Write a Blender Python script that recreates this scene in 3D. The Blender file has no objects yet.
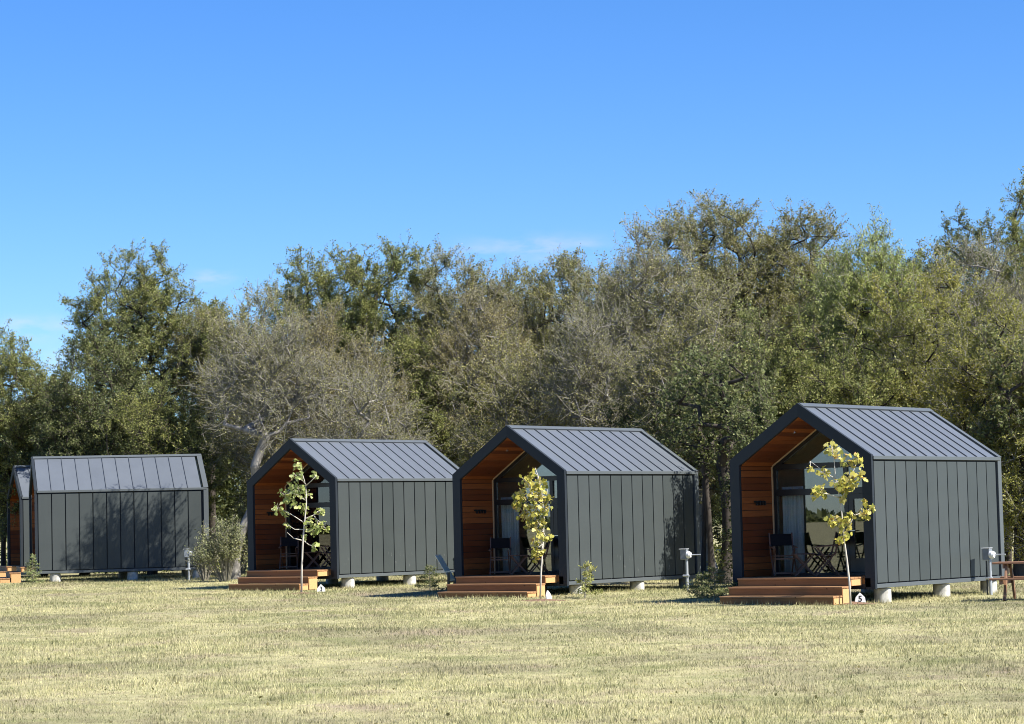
import bpy, math, random
import numpy as np
from mathutils import Vector, Matrix

S = bpy.context.scene
COL = S.collection
R = math.radians

# ------------------------------------------------------------------ camera
F_PX, PITCH, ROLL, CAM_Z = 2501.9, 0.06441, 0.02450, 1.727
cam_d = bpy.data.cameras.new("camera")
cam = bpy.data.objects.new("camera", cam_d)
COL.objects.link(cam)
cam_d.sensor_width = 36.0
cam_d.lens = F_PX / 1024 * 36
cam_d.clip_start = 0.5
cam_d.clip_end = 6000
cam.matrix_world = (Matrix.Translation((0, 0, CAM_Z)) @ Matrix.Rotation(math.pi/2 + PITCH, 4, 'X')
                    @ Matrix.Rotation(-ROLL, 4, 'Z'))
S.camera = cam

GY = [-50, 50, 58, 70, 84, 110, 3000]
GZ = [-.12, -.12, -.10, .02, .13, .15, .15]
def g(y):
    return float(np.interp(y, GY, GZ))

def ray(px, py):
    """direction (with world y = 1) of the line of sight through a pixel"""
    a, b = (px-512)/F_PX, (362-py)/F_PX
    c, s = math.cos(ROLL), math.sin(ROLL)
    u, v = a*c + b*s, -a*s + b*c
    y = math.cos(PITCH) - v*math.sin(PITCH)
    z = math.sin(PITCH) + v*math.cos(PITCH)
    return u/y, z/y
def at(px, py, Y):
    u, w = ray(px, py)
    return Vector((u*Y, Y, CAM_Z + w*Y))
def on_ground(px, py):
    u, w = ray(px, py)
    Y = 50.
    for _ in range(30):
        Y = (g(Y) - CAM_Z)/w
    return Vector((u*Y, Y, g(Y)))
def gp(x, y):
    return Vector((x, y, g(y)))

# ------------------------------------------------------------------ materials
MATS = {}
class NT:
    def __init__(self, name):
        m = bpy.data.materials.new(name); m.use_nodes = True
        self.m = m; self.t = m.node_tree; self.n = self.t.nodes; self.l = self.t.links
        self.b = self.n["Principled BSDF"]; self.out = self.n["Material Output"]
        MATS[name] = m
    def N(self, typ, **kw):
        n = self.n.new(typ)
        for k, v in kw.items():
            if k in n.inputs: n.inputs[k].default_value = v
            else: setattr(n, k, v)
        return n
    def L(self, a, b): self.l.new(a, b)
    def coords(self, which="Object", scale=(1, 1, 1)):
        tc = self.N("ShaderNodeTexCoord"); mp = self.N("ShaderNodeMapping")
        mp.inputs["Scale"].default_value = scale
        self.L(tc.outputs[which], mp.inputs["Vector"]); return mp.outputs["Vector"]
    def world(self, scale=(1, 1, 1)):
        ge = self.N("ShaderNodeNewGeometry"); mp = self.N("ShaderNodeMapping")
        mp.inputs["Scale"].default_value = scale
        self.L(ge.outputs["Position"], mp.inputs["Vector"]); return mp.outputs["Vector"]
    def noise(self, vec, scale, detail=4, rough=.55):
        n = self.N("ShaderNodeTexNoise"); n.inputs["Scale"].default_value = scale
        n.inputs["Detail"].default_value = detail; n.inputs["Roughness"].default_value = rough
        self.L(vec, n.inputs["Vector"]); return n.outputs["Fac"]
    def ramp(self, fac, stops, mode='LINEAR'):
        r = self.N("ShaderNodeValToRGB"); e = r.color_ramp.elements
        r.color_ramp.interpolation = mode
        while len(e) < len(stops): e.new(.5)
        for x, (p, c) in zip(e, stops):
            x.position = p; x.color = (*c, 1) if len(c) == 3 else c
        self.L(fac, r.inputs["Fac"]); return r.outputs["Color"]
    def mix(self, fac, a, b, blend='MIX'):
        m = self.N("ShaderNodeMix", data_type='RGBA', blend_type=blend)
        if isinstance(fac, (int, float)): m.inputs[0].default_value = fac
        else: self.L(fac, m.inputs[0])
        for i, x in ((6, a), (7, b)):
            if isinstance(x, tuple): m.inputs[i].default_value = (*x, 1)
            else: self.L(x, m.inputs[i])
        return m.outputs[2]
    def bump(self, h, strength, dist=.02):
        b = self.N("ShaderNodeBump"); b.inputs["Strength"].default_value = strength
        b.inputs["Distance"].default_value = dist
        self.L(h, b.inputs["Height"]); self.L(b.outputs["Normal"], self.b.inputs["Normal"])
    def rand(self):
        return self.N("ShaderNodeNewGeometry").outputs["Random Per Island"]
    def set(self, color=None, rough=.6, spec=.5, metal=0):
        if color is not None:
            if isinstance(color, tuple): self.b.inputs["Base Color"].default_value = (*color, 1)
            else: self.L(color, self.b.inputs["Base Color"])
        self.b.inputs["Roughness"].default_value = rough
        self.b.inputs["Specular IOR Level"].default_value = spec
        self.b.inputs["Metallic"].default_value = metal
        return self.m

def plain(name, c, rough=.6, spec=.4, var=.12, nscale=6, metal=0, bump=0):
    t = NT(name); v = t.coords()
    f = t.noise(v, nscale, 5)
    lo = tuple(x*(1-var) for x in c); hi = tuple(min(1, x*(1+var)) for x in c)
    t.set(t.ramp(f, [(.3, lo), (.7, hi)]), rough, spec, metal)
    if bump: t.bump(f, bump, .01)
    return t.m

def boards(name, c1, c2, c3, axis=(1, 12, 12), rough=.6, spec=.3, knots=True):
    t = NT(name); v = t.coords("Object", axis)
    base = t.ramp(t.rand(), [(0, c1), (.5, c2), (1, c3)])
    grain = t.noise(v, 2.2, 8, .65)
    col = t.mix(t.ramp(grain, [(.3, (.0,)*3), (.7, (1,)*3)]), base, tuple(x*.6 for x in c2))
    col = t.mix(.55, base, col)
    if knots:
        k = t.N("ShaderNodeTexVoronoi"); k.inputs["Scale"].default_value = 1.4
        t.L(t.coords("Object", (1.2, 3.5, 3.5)), k.inputs["Vector"])
        kk = t.ramp(k.outputs["Distance"], [(.05, (1,)*3), (.12, (0,)*3)])
        col = t.mix(kk, col, tuple(x*.3 for x in c1))
    t.set(col, rough, spec); t.bump(grain, .25, .004)
    return t.m

# metal cladding, anthracite with a faint green cast; rub marks are left to the dusty version
def cladding(name, c, rough, dust=False, spec=.5, metal=0):
    t = NT(name); v = t.coords()
    f = t.noise(v, 1.3, 4)
    isl = t.rand()
    col = t.mix(t.ramp(f, [(.3, (0,)*3), (.7, (1,)*3)]), tuple(x*.94 for x in c), tuple(x*1.06 for x in c))
    col = t.mix(isl, col, t.mix(.035, col, (.3, .32, .33)))
    if dust:
        w = t.noise(t.coords("Object", (9, 9, 2.4)), 1.1, 6, .7)
        sep = t.N("ShaderNodeSeparateXYZ"); t.L(t.coords(), sep.inputs[0])
        band = t.ramp(sep.outputs["Z"], [(.0, (0,)*3), (.5, (0,)*3), (.6, (1,)*3), (.95, (1,)*3), (1, (0,)*3)])
        spots = t.ramp(t.noise(v, .75, 2), [(.5, (0,)*3), (.62, (1,)*3)])
        m1 = t.mix(1.0, band, t.ramp(w, [(.6, (0,)*3), (.7, (.55,)*3)]), 'MULTIPLY')
        m1 = t.mix(1.0, m1, spots, 'MULTIPLY')
        col = t.mix(m1, col, (.34, .35, .34))
    t.set(col, rough, spec, metal)
    t.bump(t.noise(t.coords("Object", (1, 1, .35)), 2.2, 2), .4, .02)
    return t.m

cladding('wall_metal', (.038, .0455, .0445), .5, dust=True, spec=.3)
cladding('wall_metal_clean', (.038, .0455, .0445), .5, spec=.3)
cladding('roof_metal', (.083, .095, .11), .45, spec=.5, metal=.0)
cladding('rib_metal', (.045, .053, .062), .5)
cladding('trim_metal', (.068, .078, .082), .45, spec=.4)
cladding('frame_metal', (.013, .018, .024), .6, spec=.2)
plain('seam_dark', (.012, .016, .022), .7)
boards('cedar', (.08, .018, .006), (.19, .05, .012), (.38, .12, .028), axis=(1, 9, 9))
boards('deck_wood', (.14, .062, .02), (.185, .085, .028), (.23, .11, .038), axis=(3, 1, 10))
boards('tread_wood', (.23, .11, .042), (.31, .16, .07), (.38, .21, .1), axis=(3, 1, 10))
boards('table_wood', (.16, .08, .045), (.2, .105, .058), (.25, .135, .075), axis=(1, 8, 8))
plain('end_grain', (.5, .29, .13), .7, .2, .12, 30)
plain('inside_wood', (.42, .39, .2), .6, .3, .1, 5)
plain('light_trim', (.5, .34, .2), .6)
plain('black_frame', (.012, .013, .016), .35, .5)
plain('dark_canvas', (.010, .010, .012), .9, .1)
plain('chair_wood', (.11, .055, .035), .55, .4, .25, 12)
plain('curtain_cloth', (.74, .8, .82), .9, .1, .06)
plain('concrete', (.42, .41, .37), .9, .2, .38, 6, bump=.4)
plain('galvanised', (.36, .38, .4), .42, .5, .12, 9, metal=.35)
plain('box_grey', (.17, .19, .21), .5, .4, .15, 8)
plain('meter_white', (.6, .62, .64), .4, .5)
plain('white_paint', (.62, .62, .59), .5)
plain('black_paint', (.01, .01, .01), .5)
plain('blue_plastic', (.02, .045, .12), .4)
plain('grey_slats', (.88, .76, .52), .6, .3, .1)
plain('soil', (.17, .11, .075), .95, .05, .35, 9, bump=.8)
t = NT('lamp_metal'); t.set((.8, .82, .85), .2, .5, 1)
# window glass: coated, so it mirrors the meadow; darkish where it lets light through
t = NT('glass')
gl = t.N("ShaderNodeBsdfGlossy"); gl.inputs["Roughness"].default_value = .0
gl.inputs["Color"].default_value = (.84, .84, .9, 1)
tr = t.N("ShaderNodeBsdfTransparent"); tr.inputs["Color"].default_value = (.86, .9, .9, 1)
fr = t.N("ShaderNodeFresnel"); fr.inputs["IOR"].default_value = 1.5
ma = t.N("ShaderNodeMath", operation='MULTIPLY_ADD'); t.L(fr.outputs[0], ma.inputs[0])
ma.inputs[1].default_value = 1.2; ma.inputs[2].default_value = .07
mx = t.N("ShaderNodeMixShader"); t.L(ma.outputs[0], mx.inputs[0])
t.L(tr.outputs[0], mx.inputs[1]); t.L(gl.outputs[0], mx.inputs[2]); t.L(mx.outputs[0], t.out.inputs[0])

def leaf_mat(name, stops, trans=.44, rough=.6, spec=.25, clump=.5):
    t = NT(name)
    c = t.ramp(t.rand(), stops)
    n = t.noise(t.world(), clump, 3)
    c = t.mix(t.ramp(n, [(.35, (0,)*3), (.65, (1,)*3)]), c, t.mix(1.0, c, (1.2, 1.12, .9), 'MULTIPLY'))
    t.set(c, rough, spec)
    tl = t.N("ShaderNodeBsdfTranslucent"); t.L(c, tl.inputs["Color"])
    m = t.N("ShaderNodeMixShader"); m.inputs[0].default_value = trans
    t.L(t.b.outputs[0], m.inputs[1]); t.L(tl.outputs[0], m.inputs[2]); t.L(m.outputs[0], t.out.inputs[0])
    return t.m
leaf_mat('leaf_green', [(0, (0.095, 0.113, 0.030)), (.5, (0.180, 0.210, 0.066)), (1, (0.325, 0.335, 0.140))])
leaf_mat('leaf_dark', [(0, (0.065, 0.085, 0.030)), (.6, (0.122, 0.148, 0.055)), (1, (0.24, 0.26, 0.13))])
leaf_mat('leaf_olive', [(0, (0.110, 0.110, 0.035)), (.5, (0.188, 0.198, 0.075)), (1, (0.308, 0.297, 0.130))])
leaf_mat('leaf_grey', [(0, (0.110, 0.118, 0.040)), (.5, (0.215, 0.222, 0.095)), (1, (0.37, 0.36, 0.17))])
leaf_mat('leaf_yellow', [(0, (0.138, 0.149, 0.033)), (.55, (0.230, 0.236, 0.061)), (1, (0.345, 0.333, 0.110))])
leaf_mat('leaf_willow', [(0, (.16, .2, .06)), (.5, (.25, .3, .095)), (1, (.35, .39, .16))], .35)
leaf_mat('leaf_brown', [(0, (0.126, 0.119, 0.050)), (.5, (0.231, 0.211, 0.095)), (1, (0.347, 0.324, 0.170))])
leaf_mat('leaf_sapling', [(0, (.17, .2, .05)), (.3, (.36, .35, .07)), (.6, (.48, .44, .11)), (.94, (.56, .5, .2)), (1, (.42, .24, .07))], .35)
leaf_mat('leaf_sapling_pale', [(0, (.18, .23, .065)), (.5, (.34, .39, .125)), (1, (.5, .52, .24))], .35)
leaf_mat('leaf_juniper', [(0, (.12, .16, .06)), (.5, (.2, .24, .1)), (1, (.3, .33, .16))], .2)
leaf_mat('leaf_fern', [(0, (.17, .2, .07)), (.5, (.26, .28, .1)), (1, (.36, .36, .16))], .3)
leaf_mat('leaf_shrub', [(0, (.10, .115, .055)), (.5, (.16, .18, .09)), (1, (.25, .26, .15))], .2)
def bark(name, a, b, s=5):
    t = NT(name); f = t.noise(t.coords("Object", (1, 1, .3)), s, 7, .7)
    t.set(t.ramp(f, [(.3, a), (.7, b)]), .9, .15); t.bump(f, .6, .03)
bark('bark_dark', (.022, .018, .015), (.085, .072, .06))
bark('bark_grey', (.12, .11, .095), (.32, .3, .27))
bark('twig_grey', (.13, .12, .095), (.28, .26, .21))
bark('twig_pale', (.13, .125, .10), (.28, .265, .215))
bark('twig_dark', (.05, .042, .034), (.12, .1, .085))
bark('sapling_bark', (.36, .33, .28), (.58, .54, .47))

def grass_color(t):
    """straw, green and worn patches laid out in world metres; shared by the turf and its blades"""
    w = t.world()
    a = t.noise(w, .13, 7, .66); b = t.noise(t.world((1, 1.0, 1)), .45, 7, .68); c = t.noise(w, 2.0, 6, .7)
    col = t.ramp(a, [(.38, (.26, .24, .145)), (.46, (.36, .34, .19)), (.55, (.44, .41, .225)), (.64, (.29, .285, .15))])
    col = t.mix(t.ramp(b, [(.5, (0,)*3), (.64, (.8,)*3)]), col, (.22, .23, .105))
    worn = t.ramp(b, [(.34, (.85,)*3), (.44, (0,)*3)])
    col = t.mix(worn, col, (.32, .265, .19))
    col = t.mix(t.ramp(c, [(.36, (.6,)*3), (.52, (0,)*3)]), col, (.21, .18, .115))
    return col
t = NT('turf'); c = grass_color(t)
f = t.noise(t.world(), 38, 3, .7)
c = t.mix(t.ramp(f, [(.35, (.8,)*3), (.6, (0,)*3)]), c, t.mix(1.0, c, (.42, .38, .32), 'MULTIPLY'))
t.set(c, .95, .05); t.bump(f, .7, .03)
t = NT('blade'); c = grass_color(t)
c = t.mix(t.rand(), t.mix(1.0, c, (.45, .5, .38), 'MULTIPLY'), t.mix(1.0, c, (1.65, 1.6, 1.55), 'MULTIPLY'))
t.set(c, .75, .12)
tl = t.N("ShaderNodeBsdfTranslucent"); t.L(c, tl.inputs["Color"])
m = t.N("ShaderNodeMixShader"); m.inputs[0].default_value = .3
t.L(t.b.outputs[0], m.inputs[1]); t.L(tl.outputs[0], m.inputs[2]); t.L(m.outputs[0], t.out.inputs[0])

# ------------------------------------------------------------------ mesh helpers
def link(name, me, parent=None):
    o = bpy.data.objects.new(name, me); COL.objects.link(o)
    if parent is not None: o.parent = parent
    return o
def tag(o, label=None, cat=None, group=None, kind=None):
    if label: o["label"] = label
    if cat: o["category"] = cat
    if group: o["group"] = group
    if kind: o["kind"] = kind
    return o
def thing(name, loc, label, cat, group=None, rz=0):
    o = bpy.data.objects.new(name, None); COL.objects.link(o)
    o.location = loc; o.rotation_euler = (0, 0, rz); o.empty_display_size = .2
    return tag(o, label, cat, group)

def np_mesh(name, V, Q, mat, parent=None, smooth=False):
    """V (n,3), Q (m,k) with the same k for every face"""
    V = np.ascontiguousarray(V, dtype=np.float32); Q = np.ascontiguousarray(Q, dtype=np.int32)
    me = bpy.data.meshes.new(name)
    k = Q.shape[1]
    me.vertices.add(len(V)); me.vertices.foreach_set("co", V.ravel())
    me.loops.add(Q.size); me.loops.foreach_set("vertex_index", Q.ravel())
    me.polygons.add(len(Q))
    me.polygons.foreach_set("loop_start", np.arange(0, Q.size, k, dtype=np.int32))
    me.polygons.foreach_set("loop_total", np.full(len(Q), k, dtype=np.int32))
    if smooth: me.polygons.foreach_set("use_smooth", np.ones(len(Q), dtype=bool))
    me.update(calc_edges=True)
    me.materials.append(MATS[mat])
    return link(name, me, parent)

class MB:
    def __init__(s): s.v = []; s.f = []
    def add(s, vs, fs):
        n = len(s.v); s.v += [tuple(v) for v in vs]; s.f += [tuple(i+n for i in f) for f in fs]; return s
    def box(s, x0, x1, y0, y1, z0, z1):
        return s.add([(x, y, z) for z in (z0, z1) for x, y in ((x0, y0), (x1, y0), (x1, y1), (x0, y1))],
                     [(3, 2, 1, 0), (4, 5, 6, 7), (0, 1, 5, 4), (1, 2, 6, 5), (2, 3, 7, 6), (3, 0, 4, 7)])
    def hexa(s, p):   # 8 points, ordered as in box
        return s.add(p, [(3, 2, 1, 0), (4, 5, 6, 7), (0, 1, 5, 4), (1, 2, 6, 5), (2, 3, 7, 6), (3, 0, 4, 7)])
    def bar(s, a, b, w, h, up=(0, 0, 1)):
        a, b = Vector(a), Vector(b); d = (b-a).normalized(); up = Vector(up)
        if abs(d.dot(up)) > .98: up = Vector((0, 1, 0))
        sx = d.cross(up).normalized(); sy = sx.cross(d).normalized()
        P = []
        for c in (a, b):
            for i, j in ((-1, -1), (1, -1), (1, 1), (-1, 1)):
                P.append(c + sx*(i*w/2) + sy*(j*h/2))
        return s.add(P, [(3, 2, 1, 0), (4, 5, 6, 7), (0, 1, 5, 4), (1, 2, 6, 5), (2, 3, 7, 6), (3, 0, 4, 7)])
    def tube(s, pts, rad, n=8, cap=True):
        pts = [Vector(p) for p in pts]
        if isinstance(rad, (int, float)): rad = [rad]*len(pts)
        base = len(s.v)
        prev = None
        for i, p in enumerate(pts):
            d = (pts[min(i+1, len(pts)-1)] - pts[max(i-1, 0)]).normalized()
            if prev is None: prev = d.orthogonal().normalized()
            sx = (prev - d*prev.dot(d)).normalized(); sy = d.cross(sx); prev = sx
            for k in range(n):
                a = 2*math.pi*k/n
                s.v.append(tuple(p + (sx*math.cos(a)+sy*math.sin(a))*rad[i]))
        for i in range(len(pts)-1):
            for k in range(n):
                a, b = base+i*n+k, base+i*n+(k+1) % n
                s.f.append((a, b, b+n, a+n))
        if cap:
            s.f.append(tuple(base+k for k in reversed(range(n))))
            s.f.append(tuple(base+(len(pts)-1)*n+k for k in range(n)))
        return s
    def prism(s, prof, x0, x1):   # profile in (y,z), extruded along x
        n = len(prof)
        return s.add([(x0, y, z) for y, z in prof]+[(x1, y, z) for y, z in prof],
                     [tuple(range(n)), tuple(reversed(range(n, 2*n)))]+[(i+n, (i+1) % n+n, (i+1) % n, i) for i in range(n)])
    def build(s, name, mat, parent=None, bevel=0, smooth=False):
        me = bpy.data.meshes.new(name); me.from_pydata(s.v, [], s.f)
        import bmesh
        bm = bmesh.new(); bm.from_mesh(me); bmesh.ops.recalc_face_normals(bm, faces=bm.faces)
        if bevel:
            bmesh.ops.bevel(bm, geom=list(bm.edges), offset=bevel, segments=1, affect='EDGES', profile=.5)
        bm.to_mesh(me); bm.free()
        if smooth:
            for p in me.polygons: p.use_smooth = True
        me.materials.append(MATS[mat]); me.update()
        return link(name, me, parent)

def copy_tree(o, parent=None):
    c = o.copy(); COL.objects.link(c)
    if parent is not None: c.parent = parent
    for ch in [k for k in bpy.data.objects if k.parent == o]:
        if ch is not c: copy_tree(ch, c)
    return c

# ------------------------------------------------------------------ ground
xs = np.concatenate([np.linspace(-1500, -60, 12), np.linspace(-40, 40, 81), np.linspace(60, 1500, 12)])
ys = np.concatenate([np.linspace(-400, 5, 6), np.linspace(10, 120, 111), np.linspace(140, 3000, 14)])
X, Y = np.meshgrid(xs, ys)
near = np.clip((Y-10)/10, 0, 1)*np.clip((125-Y)/10, 0, 1)
Z = np.interp(Y, GY, GZ) + near*(.018*np.sin(X*.9+Y*.31)*np.sin(Y*.5+1) + .012*np.sin(X*.37-Y*.8))
Vg = np.stack([X, Y, Z], -1).reshape(-1, 3)
nx, ny = len(xs), len(ys)
i, j = np.meshgrid(np.arange(nx-1), np.arange(ny-1))
a = (j*nx+i).ravel()
tag(np_mesh('ground', Vg, np.stack([a, a+1, a+nx+1, a+nx], -1), 'turf', smooth=True), kind='structure')
def gz_arr(x, y):
    nr = np.clip((y-10)/10, 0, 1)*np.clip((125-y)/10, 0, 1)
    return np.interp(y, GY, GZ) + nr*(.018*np.sin(x*.9+y*.31)*np.sin(y*.5+1) + .012*np.sin(x*.37-y*.8))

def blades(name, x, y, h, w, rng, label):
    n = len(x)
    az = rng.uniform(0, 2*np.pi, n); lean = rng.uniform(0, .9, n)*h; la = rng.uniform(0, 2*np.pi, n)
    z = gz_arr(x, y)
    dx, dy = np.cos(az)*w/2, np.sin(az)*w/2
    V = np.empty((n, 3, 3))
    V[:, 0] = np.stack([x-dx, y-dy, z-.01], -1); V[:, 1] = np.stack([x+dx, y+dy, z-.01], -1)
    V[:, 2] = np.stack([x+np.cos(la)*lean, y+np.sin(la)*lean, z+h], -1)
    o = np_mesh(name, V.reshape(-1, 3), np.arange(3*n).reshape(-1, 3), 'blade')
    return tag(o, label, 'grass', kind='stuff')
rng = np.random.default_rng(5)
n = 760000
yy = 18 + (95-18)*rng.random(n)**1.7
xx = rng.uniform(-1, 1, n)*(yy*.235 + 5)
hh = rng.uniform(.012, .04, n)*(1+.012*(yy-18)); ww = rng.uniform(.005, .011, n)*(.6+yy/40)
patch = np.sin(xx*1.3+np.sin(yy*.7)*2)*np.sin(yy*.9+np.cos(xx*.8)*2)
hh *= 1+.5*patch
blades('lawn_grass', xx, yy, hh, ww, rng, 'dry mown grass of straw and faded green over the whole field')

# ------------------------------------------------------------------ cabins
CW, CL, H0, HE, HR = 3.52, 5.74, .297, 3.09, 4.25
FLOOR = .545
SL = (HR-HE)/(CW/2); CA = math.atan(SL)
def roof_z(b, off=0):          # height of the roof surface over b, moved in by off (perpendicular)
    return HR - abs(b-CW/2)*SL - off/math.cos(CA)
def gable(off=0, zb=H0):       # outline in (b, z), counter clockwise
    t = off
    return [(t, zb), (t, roof_z(t, off)), (CW/2, roof_z(CW/2, off)), (CW-t, roof_z(t, off)), (CW-t, zb)]
FT = .235; PD = 1.3            # frame thickness, porch depth

def cabin_meshes(root, detail=True):
    # --- long side walls: separate sheets with open joints over a dark backing
    pw = (CL-.20-.06)/12
    for side in (0, 1):
        m = MB()
        y0, y1 = ((-.012, .03) if side == 0 else (CW-.03, CW+.012))
        for k in range(12):
            a0 = .06+k*pw+.016; a1 = .06+(k+1)*pw-.016
            m.box(a0, a1, y0, y1, H0+.11, HE-.13)
        m.build('side_cladding', 'wall_metal', root, bevel=.004)
    m = MB()
    m.box(PD+.12, CL-.06, .036, .09, H0+.02, HE-.05); m.box(PD+.12, CL-.06, CW-.09, CW-.036, H0+.02, HE-.05)
    m.box(.07, PD+.11, .036, .12, H0+.02, HE-.05); m.box(.07, PD+.11, CW-.12, CW-.036, H0+.02, HE-.05)
    m.build('wall', 'seam_dark', root)
    m = MB()      # back gable wall, sheets
    for k in range(8):
        b0 = .05+k*(CW-.1)/8+.01; b1 = .05+(k+1)*(CW-.1)/8-.01
        bm_ = CW/2
        pr = [(b0, H0+.1), (b1, H0+.1), (b1, roof_z(b1, .06))]
        if b0 < bm_ < b1: pr.append((bm_, roof_z(bm_, .06)))
        pr.append((b0, roof_z(b0, .06)))
        m.prism(pr, CL-.03, CL+.01)
    m.build('back_cladding', 'wall_metal', root)
    MB().prism(gable(.06, H0+.03), CL-.12, CL-.04).build('back_wall', 'seam_dark', root)
    # --- trims: sill rail, eave gutter trim, back corner boards
    for side in (0, 1):
        ya, yb = ((-.022, .04) if side == 0 else (CW-.04, CW+.022))
        MB().box(.03, CL-.02, ya, yb, H0-.0, H0+.085).build('sill_rail', 'trim_metal', root, bevel=.005)
        yc, yd = ((-.045, .045) if side == 0 else (CW-.045, CW+.045))
        MB().box(.03, CL-.02, yc, yd, HE-.095, HE-.015).build('eave_trim', 'trim_metal', root, bevel=.006)
        ye, yf = ((-.035, .08) if side == 0 else (CW-.08, CW+.035))
        MB().box(CL-.13, CL+.035, ye, yf, H0-.02, HE-.02).build('corner_trim', 'trim_metal', root, bevel=.006)
    # --- roof: two slopes of sheets with standing ribs, verge trims, ridge cap
    for side in (0, 1):
        sg = 1 if side == 0 else -1; be = 0 if side == 0 else CW
        def pt(a, d, h):      # d down-slope distance from the ridge (horizontal), h height over sheet
            b = CW/2 - sg*d
            return (a, b - sg*h*math.sin(CA), HR - d*SL + h*math.cos(CA))
        D = CW/2+.035
        m = MB()
        for k in range(12):
            a0 = .06+k*pw+.006; a1 = .06+(k+1)*pw-.006
            m.hexa([pt(a0, .02, -.05), pt(a1, .02, -.05), pt(a1, D, -.05), pt(a0, D, -.05),
                    pt(a0, .02, -.008), pt(a1, .02, -.008), pt(a1, D, -.008), pt(a0, D, -.008)])
        m.build('roof', 'roof_metal', root)
        m = MB()
        for k in range(1, 12):
            a0 = .06+k*pw-.008; a1 = a0+.016
            m.hexa([pt(a0, .10, -.03), pt(a1, .10, -.03), pt(a1, D-.01, -.03), pt(a0, D-.01, -.03),
                    pt(a0, .10, .016), pt(a1, .10, .016), pt(a1, D-.01, .016), pt(a0, D-.01, .016)])
        m.build('roof_seam', 'rib_metal', root)
        m = MB()
        a0, a1 = CL-.13, CL+.035
        m.hexa([pt(a0, .0, -.07), pt(a1, .0, -.07), pt(a1, D+.005, -.07), pt(a0, D+.005, -.07),
                pt(a0, .0, .02), pt(a1, .0, .02), pt(a1, D+.005, .02), pt(a0, D+.005, .02)])
        m.build('verge_trim', 'trim_metal', root)
        m = MB()
        m.hexa([pt(.02, .0, .0), pt(CL+.03, .0, .0), pt(CL+.03, .11, .0), pt(.02, .11, .0),
                pt(.02, .0, .027), pt(CL+.03, .0, .027), pt(CL+.03, .11, .027), pt(.02, .11, .027)])
        m.build('ridge_cap', 'trim_metal', root)
    # --- front gable frame, a deep anthracite band
    go, gi = gable(-.014, H0-.02), gable(FT-.01, H0-.02)
    m = MB()
    for k in range(4):
        (y0, z0), (y1, z1), (u0, w0), (u1, w1) = go[k], go[k+1], gi[k], gi[k+1]
        m.add([(x, *p) for x in (-.03, .05) for p in ((y0, z0), (y1, z1), (u1, w1), (u0, w0))],
              [(0, 1, 2, 3), (7, 6, 5, 4), (0, 4, 5, 1), (2, 6, 7, 3)] + ([(3, 7, 4, 0)] if k == 0 else []) + ([(1, 5, 6, 2)] if k == 3 else []))
    m.build('front_frame', 'frame_metal', root)
    MB().box(-.028, .045, FT+.001, CW-FT-.001, H0-.02, FLOOR-.035).build('front_frame', 'frame_metal', root)
    # --- porch lining: cedar boards on both walls and both slopes
    ti = FT+.004
    bh = .145
    m = MB(); zt = roof_z(ti, ti)
    z = FLOOR
    while z < zt-.01:
        z1 = min(z+bh, zt)
        m.box(.062, PD, ti-.03, ti, z+.006, z1-.006)
        m.box(.062, PD, CW-ti, CW-ti+.03, z+.006, z1-.006)
        z = z1
    n = 13; dl = (CW/2-ti)/n
    for side in (1, -1):
        for k in range(n):
            b0 = CW/2 - side*(k*dl+.003); b1 = CW/2 - side*((k+1)*dl-.003)
            zb = lambda b, o: roof_z(b, ti-.001-o)
            m.hexa([(.062, b0, zb(b0, 0)), (PD, b0, zb(b0, 0)), (PD, b1, zb(b1, 0)), (.062, b1, zb(b1, 0)),
                    (.062, b0, zb(b0, .03)), (PD, b0, zb(b0, .03)), (PD, b1, zb(b1, .03)), (.062, b1, zb(b1, .03))])
    m.build('porch_lining', 'cedar', root)
    m = MB()       # dark backing behind the boards
    gb, gc = gable(FT-.032, FLOOR-.05), gable(.05, FLOOR-.05)
    for k in range(4):
        (y0, z0), (y1, z1), (u0, w0), (u1, w1) = gc[k], gc[k+1], gb[k], gb[k+1]
        m.add([(x, *p) for x in (.065, PD+.1) for p in ((y0, z0), (y1, z1), (u1, w1), (u0, w0))],
              [(0, 1, 2, 3), (7, 6, 5, 4), (0, 4, 5, 1), (2, 6, 7, 3)])
    m.build('porch_lining_backing', 'seam_dark', root)
    m = MB()
    a = -.04
    while a < PD-.02:
        m.box(a+.003, a+.137, FT+.002, CW-FT-.002, FLOOR-.03, FLOOR); a += .14
    m.box(-.0335, -.0285, FT+.001, CW-FT-.001, FLOOR-.16, FLOOR-.033)
    m.build('porch_floor', 'deck_wood', root)
    MB().box(-.03, CL-.05, .1, CW-.1, H0+.03, FLOOR-.035).build('floor_frame', 'seam_dark', root)
    # recessed spots in the porch ceiling
    for b in ((CW/2+.42,)):
        pass
    for b in (CW/2+.45,):
        zz = roof_z(b, ti+.004)
        MB().tube([(.55, b, zz+.02), (.55, b-.012, zz-.012)], .035, 12).build('porch_spot', 'lamp_metal', root)
    # small dark hook rail on the left porch wall
    m = MB().box(.5, .92, CW-ti-.022, CW-ti-.001, 2.16, 2.2)
    for k in range(4):
        a = .54+k*.11
        m.box(a, a+.03, CW-ti-.07, CW-ti-.022, 2.10, 2.19)
    m.build('hook_rail', 'black_paint', root)
    # --- glazed end wall of the porch
    e = ti+.002; A0, A1 = PD-.02, PD+.07
    zi = roof_z(e, e)
    fw = .10
    fr_ = MB()
    # gable band following the slopes
    ge, gf = gable(e, FLOOR), gable(e+fw, FLOOR)
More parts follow.
